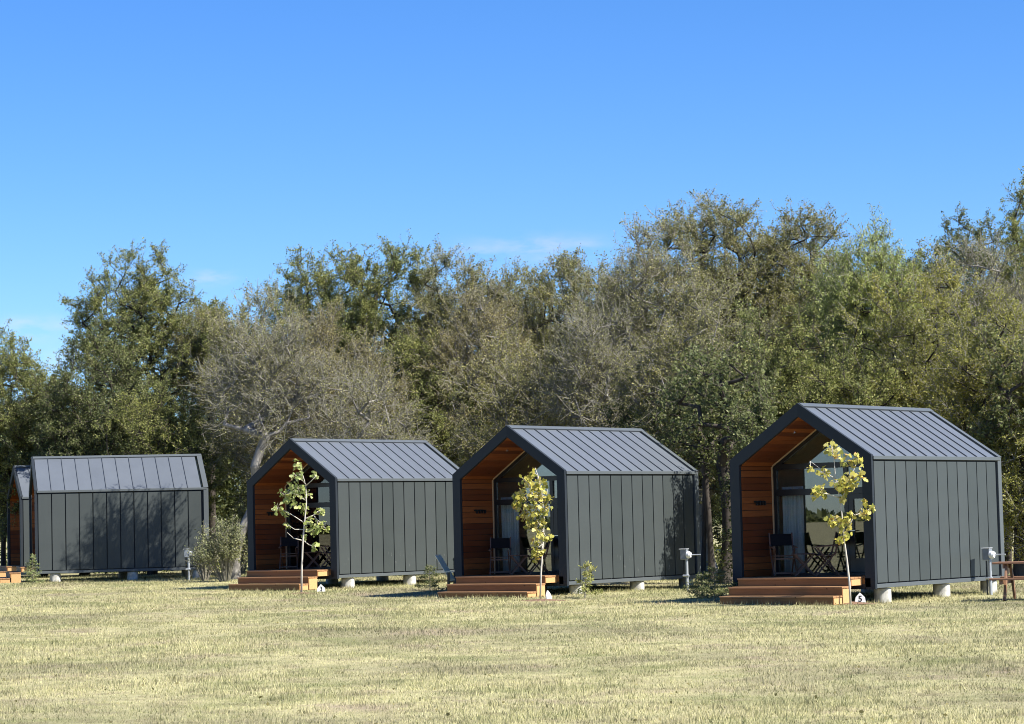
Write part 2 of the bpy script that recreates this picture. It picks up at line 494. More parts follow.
    for k in range(4):
        (y0, z0), (y1, z1), (u0, w0), (u1, w1) = ge[k], ge[k+1], gf[k], gf[k+1]
        fr_.add([(x, *p) for x in (A0, A1) for p in ((y0, z0), (y1, z1), (u1, w1), (u0, w0))],
                [(0, 1, 2, 3), (7, 6, 5, 4), (0, 4, 5, 1), (2, 6, 7, 3)])
    bl, br = CW-e-fw, e+fw
    zt0, zt1, zd = 2.90, 3.0, 2.44
    wi = root_child = None
    fr_.box(A0+.003, A1-.003, br, bl, zt0-.02, zt1)          # header
    fr_.box(A0+.003, A1-.003, br, bl, 2.30, zd)              # transom bar
    fr_.box(A0+.003, A1-.003, br, bl, FLOOR, FLOOR+.05)      # sill
    dm = 1.36                                               # door / fixed light division
    fr_.box(A0+.006, A1-.006, dm, dm+.10, FLOOR+.05, zt0-.02)
    wi = fr_.build('window_frame', 'black_frame', root)
    AG = PD+.025
    def pane(poly):
        MB().prism(poly, AG-.006, AG+.006).build('pane', 'glass', wi)
    pane([(dm+.10, FLOOR+.05), (bl, FLOOR+.05), (bl, 2.30), (dm+.10, 2.30)])
    pane([(dm+.10, zd), (bl, zd), (bl, zt0-.02), (dm+.10, zt0-.02)])
    pane([(br, zd), (dm, zd), (dm, zt0-.02), (br, zt0-.02)])
    zg = roof_z(br, e+fw)
    pane([(br, zt1), (bl, zt1), (bl, max(zg, zt1+.001)), (CW/2, roof_z(CW/2, e+fw)), (br, max(zg, zt1+.001))])
    dr = MB()
    d0, d1 = br+.004, dm-.004
    dr.box(A0+.012, A1-.012, d0, d0+.12, FLOOR+.055, 2.295); dr.box(A0+.012, A1-.012, d1-.12, d1, FLOOR+.055, 2.295)
    dr.box(A0+.012, A1-.012, d0+.12, d1-.12, FLOOR+.055, FLOOR+.36); dr.box(A0+.012, A1-.012, d0+.12, d1-.12, 2.19, 2.295)
    door = dr.build('door', 'black_frame', root)
    MB().prism([(d0+.12, FLOOR+.36), (d1-.12, FLOOR+.36), (d1-.12, 2.19), (d0+.12, 2.19)], AG-.006, AG+.006).build('pane', 'glass', door)
    MB().tube([(A0+.01, d1-.06, 1.5), (A0-.05, d1-.06, 1.5), (A0-.05, d1-.18, 1.5)], .012, 8).build('handle', 'lamp_metal', door)
    # pale trim strip where the left wall meets the glazing
    MB().box(PD-.05, PD-.022, CW-e-.03, CW-e+.001, FLOOR+.002, zi-.01).build('light_trim', 'light_trim', root)
    MB().hexa([(x, b, roof_z(b, e+o)) for o in (.025, .0) for x, b in ((PD-.05, CW-e-.03), (PD-.022, CW-e-.03), (PD-.022, CW/2), (PD-.05, CW/2))]).build('light_trim', 'light_trim', root)
    # --- room behind the glass
    m = MB()
    zz = roof_z(.12, .12)
    m.box(A1+.01, CL-.13, .12, CW-.12, FLOOR-.03, FLOOR)
    m.box(A1+.01, CL-.13, .1, .12, FLOOR, zz-.02); m.box(A1+.01, CL-.13, CW-.12, CW-.1, FLOOR, zz-.02)
    for sgn in (0, 1):
        b0, b1 = (.12, CW/2) if sgn == 0 else (CW-.12, CW/2)
        m.hexa([(x, b, roof_z(b, .13+o)) for o in (.02, 0) for x, b in ((A1+.01, b0), (CL-.13, b0), (CL-.13, b1), (A1+.01, b1))])
    m.build('room_lining', 'inside_wood', root)

def curtain_mesh(b0, b1, z0, z1, aa, phase):
    n = 60
    V = []; Q = []
    for k in range(n+1):
        s = k/n; b = b0+(b1-b0)*s
        for j in range(5):
            f = j/4; z = z0+(z1-z0)*f
            amp = .035*(1-.35*f)
            V.append((aa+amp*math.sin(s*2*math.pi*7.3+phase+.5*math.sin(f*3))+.01*math.sin(s*31), b+.012*math.sin(f*4+k), z))
    for k in range(n):
        for j in range(4):
            a = k*5+j; Q.append((a, a+5, a+6, a+1))
    return np.array(V), np.array(Q)

PROTO = thing('cabin', (0, 0, 0), 'x', 'cabin', 'metal clad cabins in a row')
cabin_meshes(PROTO)

CABINS = [  # name key, X, Y, theta, z
    ('C', 7.4956, 52.589, .9035, -.111),
    ('B2', 1.2188, 61.151, .9053, -.102),
    ('B1', -5.0117, 70.061, .8755, .025),
    ('A', -16.038, 83.789, .2488, .134),
    ('Z', -18.092, 91.706, .3383, .066),
]
CLABEL = {
    'C': 'nearest charcoal metal cabin, yellow-leaved sapling and number 5 marker in front',
    'B2': 'second nearest charcoal cabin, faint rub marks and a small fern at its side',
    'B1': 'third nearest charcoal cabin, with the number 3 marker in front',
    'A': 'charcoal cabin seen square on its long side, covered by a mottled tree shadow',
    'Z': 'leftmost cabin, hidden but for its narrow front gable strip',
}
CAB = {}
for i, (k, x, y, th, z) in enumerate(CABINS):
    o = PROTO if i == 0 else copy_tree(PROTO)
    o.location = (x, y, z); o.rotation_euler = (0, 0, th); o['label'] = CLABEL[k]
    CAB[k] = (Vector((x, y, z)), th)
def loc(k, a, b, z=0.0):
    o, th = CAB[k]
    return o + Vector((a*math.cos(th)-b*math.sin(th), a*math.sin(th)+b*math.cos(th), z))

DES = {'C': 'nearest cabin', 'B2': 'second nearest cabin', 'B1': 'third nearest cabin',
       'A': 'tree-shadowed cabin', 'Z': 'hidden leftmost cabin'}
for ob in bpy.data.objects:
    if ob.name.startswith('side_cladding') and ob.parent['label'] in (CLABEL['C'], CLABEL['A'], CLABEL['Z']):
        ob.material_slots[0].link = 'OBJECT'; ob.material_slots[0].material = MATS['wall_metal_clean']
# ---- steps
def make_steps():
    root = thing('porch_steps', (0, 0, 0), 'x', 'steps', 'wooden porch steps')
    b0, b1 = .30, CW-.42
    rise = FLOOR/3
    for k, (a0, a1) in enumerate(((-.5, -.035), (-.86, -.5), (-1.22, -.86))):
        top = FLOOR-k*rise-.003
        e0 = b0+.0 if k == 0 else b0
        # tread of three boards
        tr = MB(); w = (a1-a0+.02)/3
        for q in range(3):
            tr.box(a0-.02+q*w+.003, a0-.02+(q+1)*w-.003, e0-.01, b1+.01, top-.036, top)
        tr.build('tread', 'tread_wood', root, bevel=.003)
        # riser board
        MB().box(a0+.0, a0+.035, e0+.0, b1, top-rise+.004, top-.039).build('riser', 'deck_wood', root, bevel=.003)
        # sawn ends of the side beams
        zlo = top-rise+.004 if k != 1 else .01
        for bb in ((e0+.005, e0+.06), (b1-.06, b1-.005)):
            MB().box(a0+.038, a1-.004, bb[0], bb[1], zlo, top-.039).build('side_board', 'end_grain', root, bevel=.003)
    return root
st = make_steps()
SL_ = {'C': 'three wooden steps of the nearest cabin, number 5 marker at their end',
       'B2': 'three wooden steps beside the grey reclining chair',
       'B1': 'three wooden steps with the number 3 marker at their right end',
       'A': 'wooden steps next to the small pale conifer, before the tree-shadowed cabin',
       'Z': 'wooden steps cut by the left edge of the photo'}
for i, k in enumerate(('C', 'B2', 'B1', 'A', 'Z')):
    o = st if i == 0 else copy_tree(st)
    o.location = CAB[k][0]; o.rotation_euler = (0, 0, CAB[k][1]); o['label'] = SL_[k]

# ---- piers
def pier_mesh():
    n = 28; m = MB()
    rr = .185
    m.tube([(0, 0, -.06), (0, 0, .0), (0, 0, .27), (0, 0, .283)], [rr*1.02, rr*1.01, rr, rr-.012], n)
    return m
pp = None
PL = {0: 'first', 1: 'middle', 2: 'last'}
for k in ('C', 'B2', 'B1', 'A'):
    for side, b in (('open', .2), ('rear', CW-.2)):
        for q, a in enumerate((.62, 3.2, 5.4)):
            if side == 'rear' and k == 'A' and q == 0: continue
            wd = {0: 'nearest the porch', 1: 'midway along', 2: 'farthest from the porch'}[q]
            lab = f"concrete pier {wd}, {'sunlit' if side == 'open' else 'shaded'} side of the {DES[k]}"
            P_ = loc(k, a, b); P_.z = CAB[k][0].z
            if pp is None:
                pp = pier_mesh().build('concrete_pier', 'concrete'); o = pp
            else:
                o = pp.copy(); COL.objects.link(o)
            o.location = P_; o.rotation_euler = (0, 0, q+a)
            tag(o, lab, 'pier', 'concrete piers under the cabins')

# ---- curtains
for k in ('C', 'B2', 'B1'):
    V, Q = curtain_mesh(2.62, 3.16, FLOOR+.03, 2.5, PD+.18, {'C': 0, 'B2': 1.7, 'B1': 3.1}[k])
    o = np_mesh('curtain', V, Q, 'curtain_cloth', smooth=True)
    md = o.modifiers.new('thickness', 'SOLIDIFY'); md.thickness = .004
    o.location = CAB[k][0]; o.rotation_euler = (0, 0, CAB[k][1])
    tag(o, f'pale pleated curtain hanging behind the left glass of the {DES[k]}', 'curtain', 'curtains behind the porch glass')

# ---- folding chairs and tables
def make_chair():
    r = thing('folding_chair', (0, 0, 0), 'x', 'chair', 'folding chairs on the porches')
    w = .25
    for s in (-1, 1):   # facing local -y; side profile is an X
        MB().bar((s*w, -.26, 0), (s*w, .20, .52), .028, .035).build('leg', 'chair_wood', r)
        MB().bar((s*(w-.035), .26, 0), (s*(w-.035), -.20, .60), .028, .035).build('leg', 'chair_wood', r)
        MB().bar((s*w, .17, .46), (s*w, .30, .94), .026, .034).build('back_post', 'chair_wood', r)
        MB().bar((s*w, -.24, .62), (s*w, .24, .66), .05, .022).build('armrest', 'chair_wood', r)
    m = MB()
    for q in range(6):
        y = -.2+q*.068
        m.box(-w+.02, w-.02, y, y+.055, .435, .452)
    m.build('seat', 'chair_wood', r)
    MB().bar((-w-.015, .265, .79), (w+.015, .265, .79), .012, .26, up=(0, .26, .96)).build('backrest', 'dark_canvas', r)
    for y, z in ((-.20, .07), (.20, .07), (-.2, .38)):
        MB().box(-w+.015, w-.015, y-.012, y+.012, z-.014, z+.014).build('stretcher', 'chair_wood', r)
    return r
def make_ftable():
    r = thing('folding_table', (0, 0, 0), 'x', 'table', 'folding tables on the porches')
    m = MB()
    for q in range(6):
        m.box(-.24+q*.081, -.24+q*.081+.07, -.24, .24, .47, .488)
    m.build('tabletop', 'chair_wood', r)
    for s in (-1, 1):
        MB().bar((-.22, s*.19, 0), (.2, s*.19, .468), .022, .034).build('leg', 'chair_wood', r)
        MB().bar((.22, s*.165, 0), (-.2, s*.165, .468), .022, .034).build('leg', 'chair_wood', r)
    MB().box(-.21, -.186, -.15, .15, .02, .048).build('stretcher', 'chair_wood', r)
    MB().box(.186, .21, -.15, .15, .02, .048).build('stretcher', 'chair_wood', r)
    return r
ch = make_chair(); ft = make_ftable(); first = [True, True]
for k, c1, c2, tb in (('C', (.60, 2.62, -48), (.80, 1.68, -140), (.62, 2.12, -50)),
                      ('B2', (.6, 2.55, -55), (.80, 1.5, -135), (.65, 2.0, -46)),
                      ('B1', (.6, 2.5, -50), (.75, 1.0, -150), (.62, 1.55, -40))):
    for q, (a, b, rz) in enumerate((c1, c2)):
        o = ch if first[0] else copy_tree(ch); first[0] = False
        o.location = loc(k, a, b, FLOOR+.001); o.rotation_euler = (0, 0, CAB[k][1]+R(rz))
        o['label'] = (f'black-backed folding chair by the wooden porch wall of the {DES[k]}' if q == 0 else
                      f'cross-legged folding chair by the glass door on the porch of the {DES[k]}')
    o = ft if first[1] else copy_tree(ft); first[1] = False
    o.location = loc(k, tb[0], tb[1], FLOOR+.001); o.rotation_euler = (0, 0, CAB[k][1]+R(tb[2]))
    o['label'] = f'low cross-legged folding table between the porch chairs of the {DES[k]}'

# ---- number markers
def text_mesh(ch_, size):
    c = bpy.data.curves.new('numeral', 'FONT'); c.body = ch_; c.size = size; c.extrude = .002; c.offset = size*.018
    c.align_x = 'CENTER'; c.align_y = 'CENTER'
    o = bpy.data.objects.new('tmp', c); COL.objects.link(o)
    dg = bpy.context.evaluated_depsgraph_get()
    me = bpy.data.meshes.new_from_object(o.evaluated_get(dg)); bpy.data.objects.remove(o)
    me.materials.clear(); me.materials.append(MATS['black_paint']); return me
def marker(pos, rz, num, label, tilt=0):
    r = thing('number_marker', pos, label, 'sign', 'white number markers', rz)
    r.rotation_euler = (tilt, 0, rz)
    m = MB(); m.add([(x, y, z) for y in (-.02, .02) for x, z in ((-.14, -.02), (.14, -.02), (.12, .13), (0.0, .25), (-.11, .13))],
                    [(0, 1, 2, 3, 4), (9, 8, 7, 6, 5)]+[(i, i+5, (i+1) % 5+5, (i+1) % 5) for i in range(5)])
    m.build('board', 'white_paint', r, bevel=.006)
    if num:
        t_ = link('numeral', text_mesh(num, .2), r); t_.rotation_euler = (math.pi/2, 0, 0); t_.location = (.005, -.0235, .095)
    MB().box(-.012, .012, .021, .04, -.1, .16).build('stake', 'galvanised', r)
    r.scale = (.88, .88, .88)
P5 = on_ground(860, 603); marker(P5, R(4), '5', 'white house-shaped marker with black number 5 beside the yellow-leaved sapling')
P3 = on_ground(321, 592.3); marker(P3, R(12), '3', 'white marker with black number 3 at the end of the steps', R(-6))
marker(on_ground(549, 599.5), R(58), None, 'small white marker turned away at the foot of the bushy middle sapling', R(-10))
marker(on_ground(14.5, 583), R(30), None, 'small white marker leaning at the foot of the steps near the pale conifer', R(-25))
# blue capped bottle-like object under the porch by marker 5 : a coiled hose bib cap
# ---- utility posts
def make_post():
    r = thing('utility_post', (0, 0, 0), 'x', 'meter post', 'electric meter posts beside the cabins')
    MB().tube([(0, 0, -.05), (0, 0, .8)], .036, 12).build('post', 'galvanised', r, smooth=False)
    MB().box(-.15, .02, -.06, .11, .76, 1.02).build('meter_box', 'box_grey', r, bevel=.012)
    MB().box(-.175, .03, -.075, .125, 1.021, 1.034).build('box_lid', 'meter_white', r, bevel=.004)
    m = MB(); m.tube([(.02, .0, .88), (.08, -.01, .88), (.12, -.015, .88)], [.085, .085, .065], 20)
    m.build('meter_dome', 'meter_white', r, smooth=False)
    MB().tube([(.13, .02, .88), (.36, .04, .88)], .015, 8).build('conduit', 'galvanised', r)
    MB().tube([(-.1, -.02, .36), (.06, -.03, .36)], .028, 8).build('tap', 'galvanised', r)
    MB().tube([(-.09, .03, -.05), (-.09, .03, .75)], .02, 8).build('cable_pipe', 'black_frame', r)
    return r
po = make_post(); UL = {'C': 'metal meter post with white round dome beside the picnic table',
    'B2': 'metal meter post in the dappled shade by the end of the rub-marked cabin side',
    'B1': 'grey meter post behind the reclining chair, mostly hidden by the cabin frame',
    'A': 'metal meter post between the tree-shadowed cabin and the grey-green shrub'}
for i, (k, px, py) in enumerate((('C', 991, 594.5), ('B2', 687.5, 590), ('A', 189, 580.3), ('B1', 452.5, 584.5))):
    o = po if i == 0 else copy_tree(po)
    if k == 'B1': o.location = loc('B1', 5.1, -.4); 
    else: o.location = on_ground(px, py)
    o['label'] = UL[k]; o.rotation_euler = (0, 0, R({'C': -32, 'B2': -22, 'A': 4, 'B1': 0}[k]))

# ---- picnic table
def picnic(pos, rz):
    r = thing('picnic_table', pos, 'brown wooden picnic table cut by the right edge of the photo', 'table', None, rz)
    def planks(name, x0, x1, y0, y1, z, n):
        m = MB(); w = (y1-y0)/n
        for q in range(n): m.box(x0, x1, y0+q*w+.004, y0+(q+1)*w-.004, z, z+.04)
        m.build(name, 'table_wood', r, bevel=.004)
    planks('tabletop', 0, 1.9, -.37, .37, .75, 5)
    planks('bench_seat', .0, 1.9, -.80, -.52, .43, 2); planks('bench_seat', .0, 1.9, .52, .80, .43, 2)
    for x in (.28, 1.62):
        for s in (-1, 1):
            MB().bar((x, s*.62, 0), (x, s*.22, .75), .05, .11, up=(0, 1, 0)).build('leg', 'table_wood', r, bevel=.004)
        MB().box(x-.07, x-.028, -.78, .78, .34, .43).build('cross_beam', 'table_wood', r, bevel=.004)
        MB().box(x-.07, x-.028, -.34, .34, .66, .75).build('cross_beam', 'table_wood', r, bevel=.004)
    return r
pt_ = at(998, 563, 52.6)
picnic(gp(pt_.x-.1, 52.4), R(-21))

# ---- reclining chair behind the second cabin's steps
def recliner(pos, rz):
    r = thing('reclining_chair', pos, 'grey slatted reclining chair with dark legs tucked behind the steps', 'chair', None, rz)
    # faces local +x
    m = MB()
    for q in range(5):
        y = -.25+q*.105
        m.bar((.02, y, .36), (-.36, y, 1.0), .09, .02, up=(.86, 0, .5))
    m.build('backrest', 'grey_slats', r)
    m = MB()
    for q in range(5):
        y = -.25+q*.105
        m.bar((.0, y, .34), (.5, y, .40), .09, .02)
    m.build('seat', 'grey_slats', r)
    for s in (-1, 1):
        MB().bar((-.02, s*.29, -.02), (.0, s*.29, .55), .05, .09).build('leg', 'black_frame', r)
        MB().bar((.48, s*.29, -.02), (.5, s*.29, .55), .05, .09).build('leg', 'black_frame', r)
        MB().bar((-.12, s*.29, .56), (.58, s*.29, .58), .09, .025).build('armrest', 'grey_slats', r)
    MB().box(-.03, .02, -.27, .27, .28, .35).build('cross_beam', 'black_frame', r)
rc = at(452, 583, 64.6); recliner(gp(rc.x, 64.6), R(-14))

# ------------------------------------------------------------------ vegetation
def tubes_np(P0, P1, R0, R1, n):
    d = P1-P0; L = np.linalg.norm(d, axis=1, keepdims=True); d = d/np.maximum(L, 1e-6)
    ref = np.where(np.abs(d[:, 2:3]) > .9, np.array([[1., 0, 0]]), np.array([[0, 0, 1.]]))
    sx = np.cross(d, ref); sx /= np.linalg.norm(sx, axis=1, keepdims=True); sy = np.cross(d, sx)
    k = np.arange(n)*2*np.pi/n
    c, s = np.cos(k), np.sin(k)
    ring = sx[:, None]*c[None, :, None] + sy[:, None]*s[None, :, None]
    V = np.concatenate([P0[:, None]+ring*R0[:, None, None], P1[:, None]+ring*R1[:, None, None]], 1)
    m = len(P0); base = (np.arange(m)*2*n)[:, None]
    q = np.stack([np.arange(n), (np.arange(n)+1) % n, (np.arange(n)+1) % n+n, np.arange(n)+n], -1)
    Q = (base[:, :, None] + q[None]).reshape(-1, 4)
    return V.reshape(-1, 3), Q

def leaves_np(P, size, rng, aspect=.55, up=.35, droop=None):
    n = len(P)
    d = rng.normal(size=(n, 3)); 
    if droop is not None: d[:, 2] -= droop
    d /= np.linalg.norm(d, axis=1, keepdims=True)
    nr = rng.normal(size=(n, 3)); nr += np.array([.45, -.25, .5+up*.4])   # leaves lean to the light
    s = np.cross(d, nr); s /= np.linalg.norm(s, axis=1, keepdims=True)
    sz = size*rng.uniform(.6, 1.35, (n, 1))
    up_ = np.cross(s, d)
    a = P; b = P+d*sz*.5+s*sz*aspect*.5+up_*sz*.08; c = P+d*sz; e = P+d*sz*.5-s*sz*aspect*.5+up_*sz*.08
    V = np.stack([a, b, c, e], 1).reshape(-1, 3)
    return V, np.arange(4*n).reshape(-1, 4)

def unit(v): return v/np.maximum(np.linalg.norm(v, axis=-1, keepdims=True), 1e-9)

def crown_points(rng, n, c, r, bumps=10, amp=.35, power=.45, flat_low=.0):
    """clump centres in a lumpy ellipsoid; the surface swells and caves in by direction"""
    B = unit(rng.normal(size=(bumps, 3))); A = rng.uniform(-amp, amp, bumps)
    out = []
    while len(out) < n:
        d = unit(rng.normal(size=3))
        w = np.exp(-((1-B@d)/.16))
        f = 1+float((A*w).sum())
        rad = rng.random()**power*f
        out.append(c + d*r*rad)
    return np.array(out)

def grow(rng, base, first_fork, pts, lean, rt, kink=.12, step=.45):
    """greedy skeleton: trunk, then each clump centre is reached from the nearest suitable node"""
    N = [np.array(base, float)]; par = [-1]
    top = np.array([base[0]+lean[0], base[1]+lean[1], base[2]+first_fork])
    k = max(3, int(first_fork/step))
    off = rng.normal(size=2)*kink
    for q in range(1, k+1):
        f = q/k
        p = N[0]*(1-f)+top*f; p = p + np.array([off[0]*math.sin(f*3.1), off[1]*math.sin(f*3.1), 0])
        N.append(p); par.append(len(N)-2)
    fork = len(N)-1
    order = np.argsort(np.linalg.norm(pts-top, axis=1))
    ends = []
    for i in order:
        p = pts[i]; A = np.array(N[fork-1:])
        dv = p-A; dist = np.linalg.norm(dv, axis=1)
        tz = np.linalg.norm(A-top, axis=1)
        cost = dist + .5*np.maximum(0, A[:, 2]-p[2]) + .18*tz
        j = int(np.argmin(cost))+fork-1
        a = N[j]; L = np.linalg.norm(p-a)
        m = max(1, int(L/step)); bow = rng.normal(size=3)*.09*L; bow[2] += .07*L
        prev = j
        for q in range(1, m+1):
            f = q/m
            x = a*(1-f)+p*f + bow*math.sin(f*math.pi) + rng.normal(size=3)*.03*(f < 1)
            N.append(x); par.append(prev); prev = len(N)-1
        ends.append(prev)
    N = np.array(N); par = np.array(par); cnt = np.zeros(len(N))
    for e in ends: cnt[e] += 1
    for i in range(len(N)-1, 0, -1): cnt[par[i]] += cnt[i]
    r = rt*np.sqrt(np.maximum(cnt, .7)/cnt[0])
    zf = np.clip(1-(N[:, 2]-base[2])/1.0, 0, 1); r = r*(1+.35*zf*(np.arange(len(N)) <= fork))
    i = np.arange(1, len(N)); A, B = N[par[i]], N[i]; d = unit(B-A)*.35
    r0 = np.minimum(r[par[i]], r[i]*1.35)          # a side branch starts slimmer than the limb it leaves
    return N, par, r, np.array(ends), tubes_np(A-d*r0[:, None], B+d*r[i][:, None], r0, r[i], 7)

def twig_sets(rng, E, center, k, length, upw, side=3):
    C_ = np.repeat(E, k, 0); n = len(C_)
    d = unit(unit(C_-center)*.75 + rng.normal(size=(n, 3))*.75 + np.array([0, 0, upw]))
    L = length*rng.uniform(.5, 1.25, (n, 1))
    mid = C_+d*L*.5+rng.normal(size=(n, 3))*.05; d2 = unit(d+rng.normal(size=(n, 3))*.35+np.array([0, 0, upw*.3])); tip = mid+d2*L*.5
    S0, S1, R0, R1 = [C_, mid], [mid, tip], [np.full(n, .0085), np.full(n, .006)], [np.full(n, .006), np.full(n, .0035)]
    for q in range(side):
        f = rng.uniform(.1, 1, (n, 1)); a = np.where(f < .5, C_+(mid-C_)*f*2, mid+(tip-mid)*(f*2-1))
        dd = unit(d2+rng.normal(size=(n, 3))*.8+np.array([0, 0, upw*.3])); b = a+dd*L*rng.uniform(.2, .5, (n, 1))
        S0.append(a); S1.append(b); R0.append(np.full(n, .0055)); R1.append(np.full(n, .003))
    return np.concatenate(S0), np.concatenate(S1), np.concatenate(R0), np.concatenate(R1)

KINDS = {  # leaf material, bark, twig, clumps/m3-ish factor, twigs, leaves per clump, leaf size, twig length, upw
    'green': dict(leaf='leaf_green', bark='bark_dark', twig='twig_dark', k=5, lv=300, sz=.073, tl=.74, up=.35),
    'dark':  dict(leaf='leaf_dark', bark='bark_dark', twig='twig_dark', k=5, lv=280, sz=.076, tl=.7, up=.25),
    'olive': dict(leaf='leaf_olive', bark='bark_dark', twig='twig_grey', k=6, lv=270, sz=.068, tl=.78, up=.5),
    'greyish': dict(leaf='leaf_grey', bark='bark_grey', twig='twig_grey', k=7, lv=235, sz=.067, tl=.85, up=.45),
    'bare': dict(leaf='leaf_grey', bark='bark_grey', twig='twig_pale', k=9, lv=110, sz=.065, tl=.95, up=.5),
    'brown': dict(leaf='leaf_brown', bark='bark_grey', twig='twig_grey', k=7, lv=215, sz=.066, tl=.85, up=.5),
    'yellow': dict(leaf='leaf_yellow', bark='bark_dark', twig='twig_grey', k=6, lv=275, sz=.07, tl=.75, up=.35),
    'willow': dict(leaf='leaf_willow', bark='bark_dark', twig='twig_grey', k=6, lv=230, sz=.11, tl=.8, up=.15),
}
PXM = lambda Y: F_PX/Y
TREE_GROUP = 'trees of the wood behind the cabins'
def tree(seed, kind, xc, ytop, ybot, width, Y, label, base_px=None, fork=.3, rt=.16, n=None, amp=.38, ry=None, power=.45, name='tree', density=1.0, base_extra=None):
    rng = np.random.default_rng(seed); K = KINDS[kind]
    top, bot = at(xc, ytop, Y), at(xc, ybot, Y)
    x0 = top.x; z1, z0 = top.z, bot.z
    gr = g(Y)
    bx = at(base_px, 560, Y).x if base_px is not None else x0+rng.normal()*.4
    o = thing(name, (bx, Y, gr), label, 'tree', TREE_GROUP)
    rx = width/PXM(Y)/2; rz = (z1-z0)/2; ryy = ry if ry else min(rx*.95, 3.4)
    c = np.array([x0-bx, 0, (z1+z0)/2-gr]); r = np.array([rx, ryy, rz])
    if n is None: n = int(np.clip(31*(rx*ryy*rz)**.75, 150, 520))
    pts = crown_points(rng, n, c, r*np.array([1., .95, 1.02]), amp=amp*.7, power=power)
    pts[:, 2] = np.maximum(pts[:, 2], .6)
    fk = max(.9, (c[2]-rz)*1.0 + fork*rz)
    lean = ((x0-bx)*.45+rng.normal()*.15, rng.normal()*.2)
    N, par, rad, ends, (V, Q) = grow(rng, (0, 0, -.15), fk+.15, pts, lean, rt)
    np_mesh('trunk', V, Q, K['bark'], o, smooth=True)
    E = N[ends]
    S0, S1, R0, R1 = twig_sets(rng, E, c, K['k'], K['tl'], K['up'])
    V, Q = tubes_np(S0, S1, R0*1.35, R1*1.35, 3)
    np_mesh('twigs', V, Q, K['twig'], o)
    m = int(n*K['lv']*density)
    idx = rng.integers(0, len(S0), m); f = rng.random((m, 1))**.6
    P = S0[idx]*(1-f)+S1[idx]*f + rng.normal(size=(m, 3))*.045
    V, Q = leaves_np(P, K['sz'], rng, aspect=.22 if kind == 'willow' else .55, droop=1.4 if kind == 'willow' else None)
    np_mesh('crown', V, Q, K['leaf'], o)
    return o

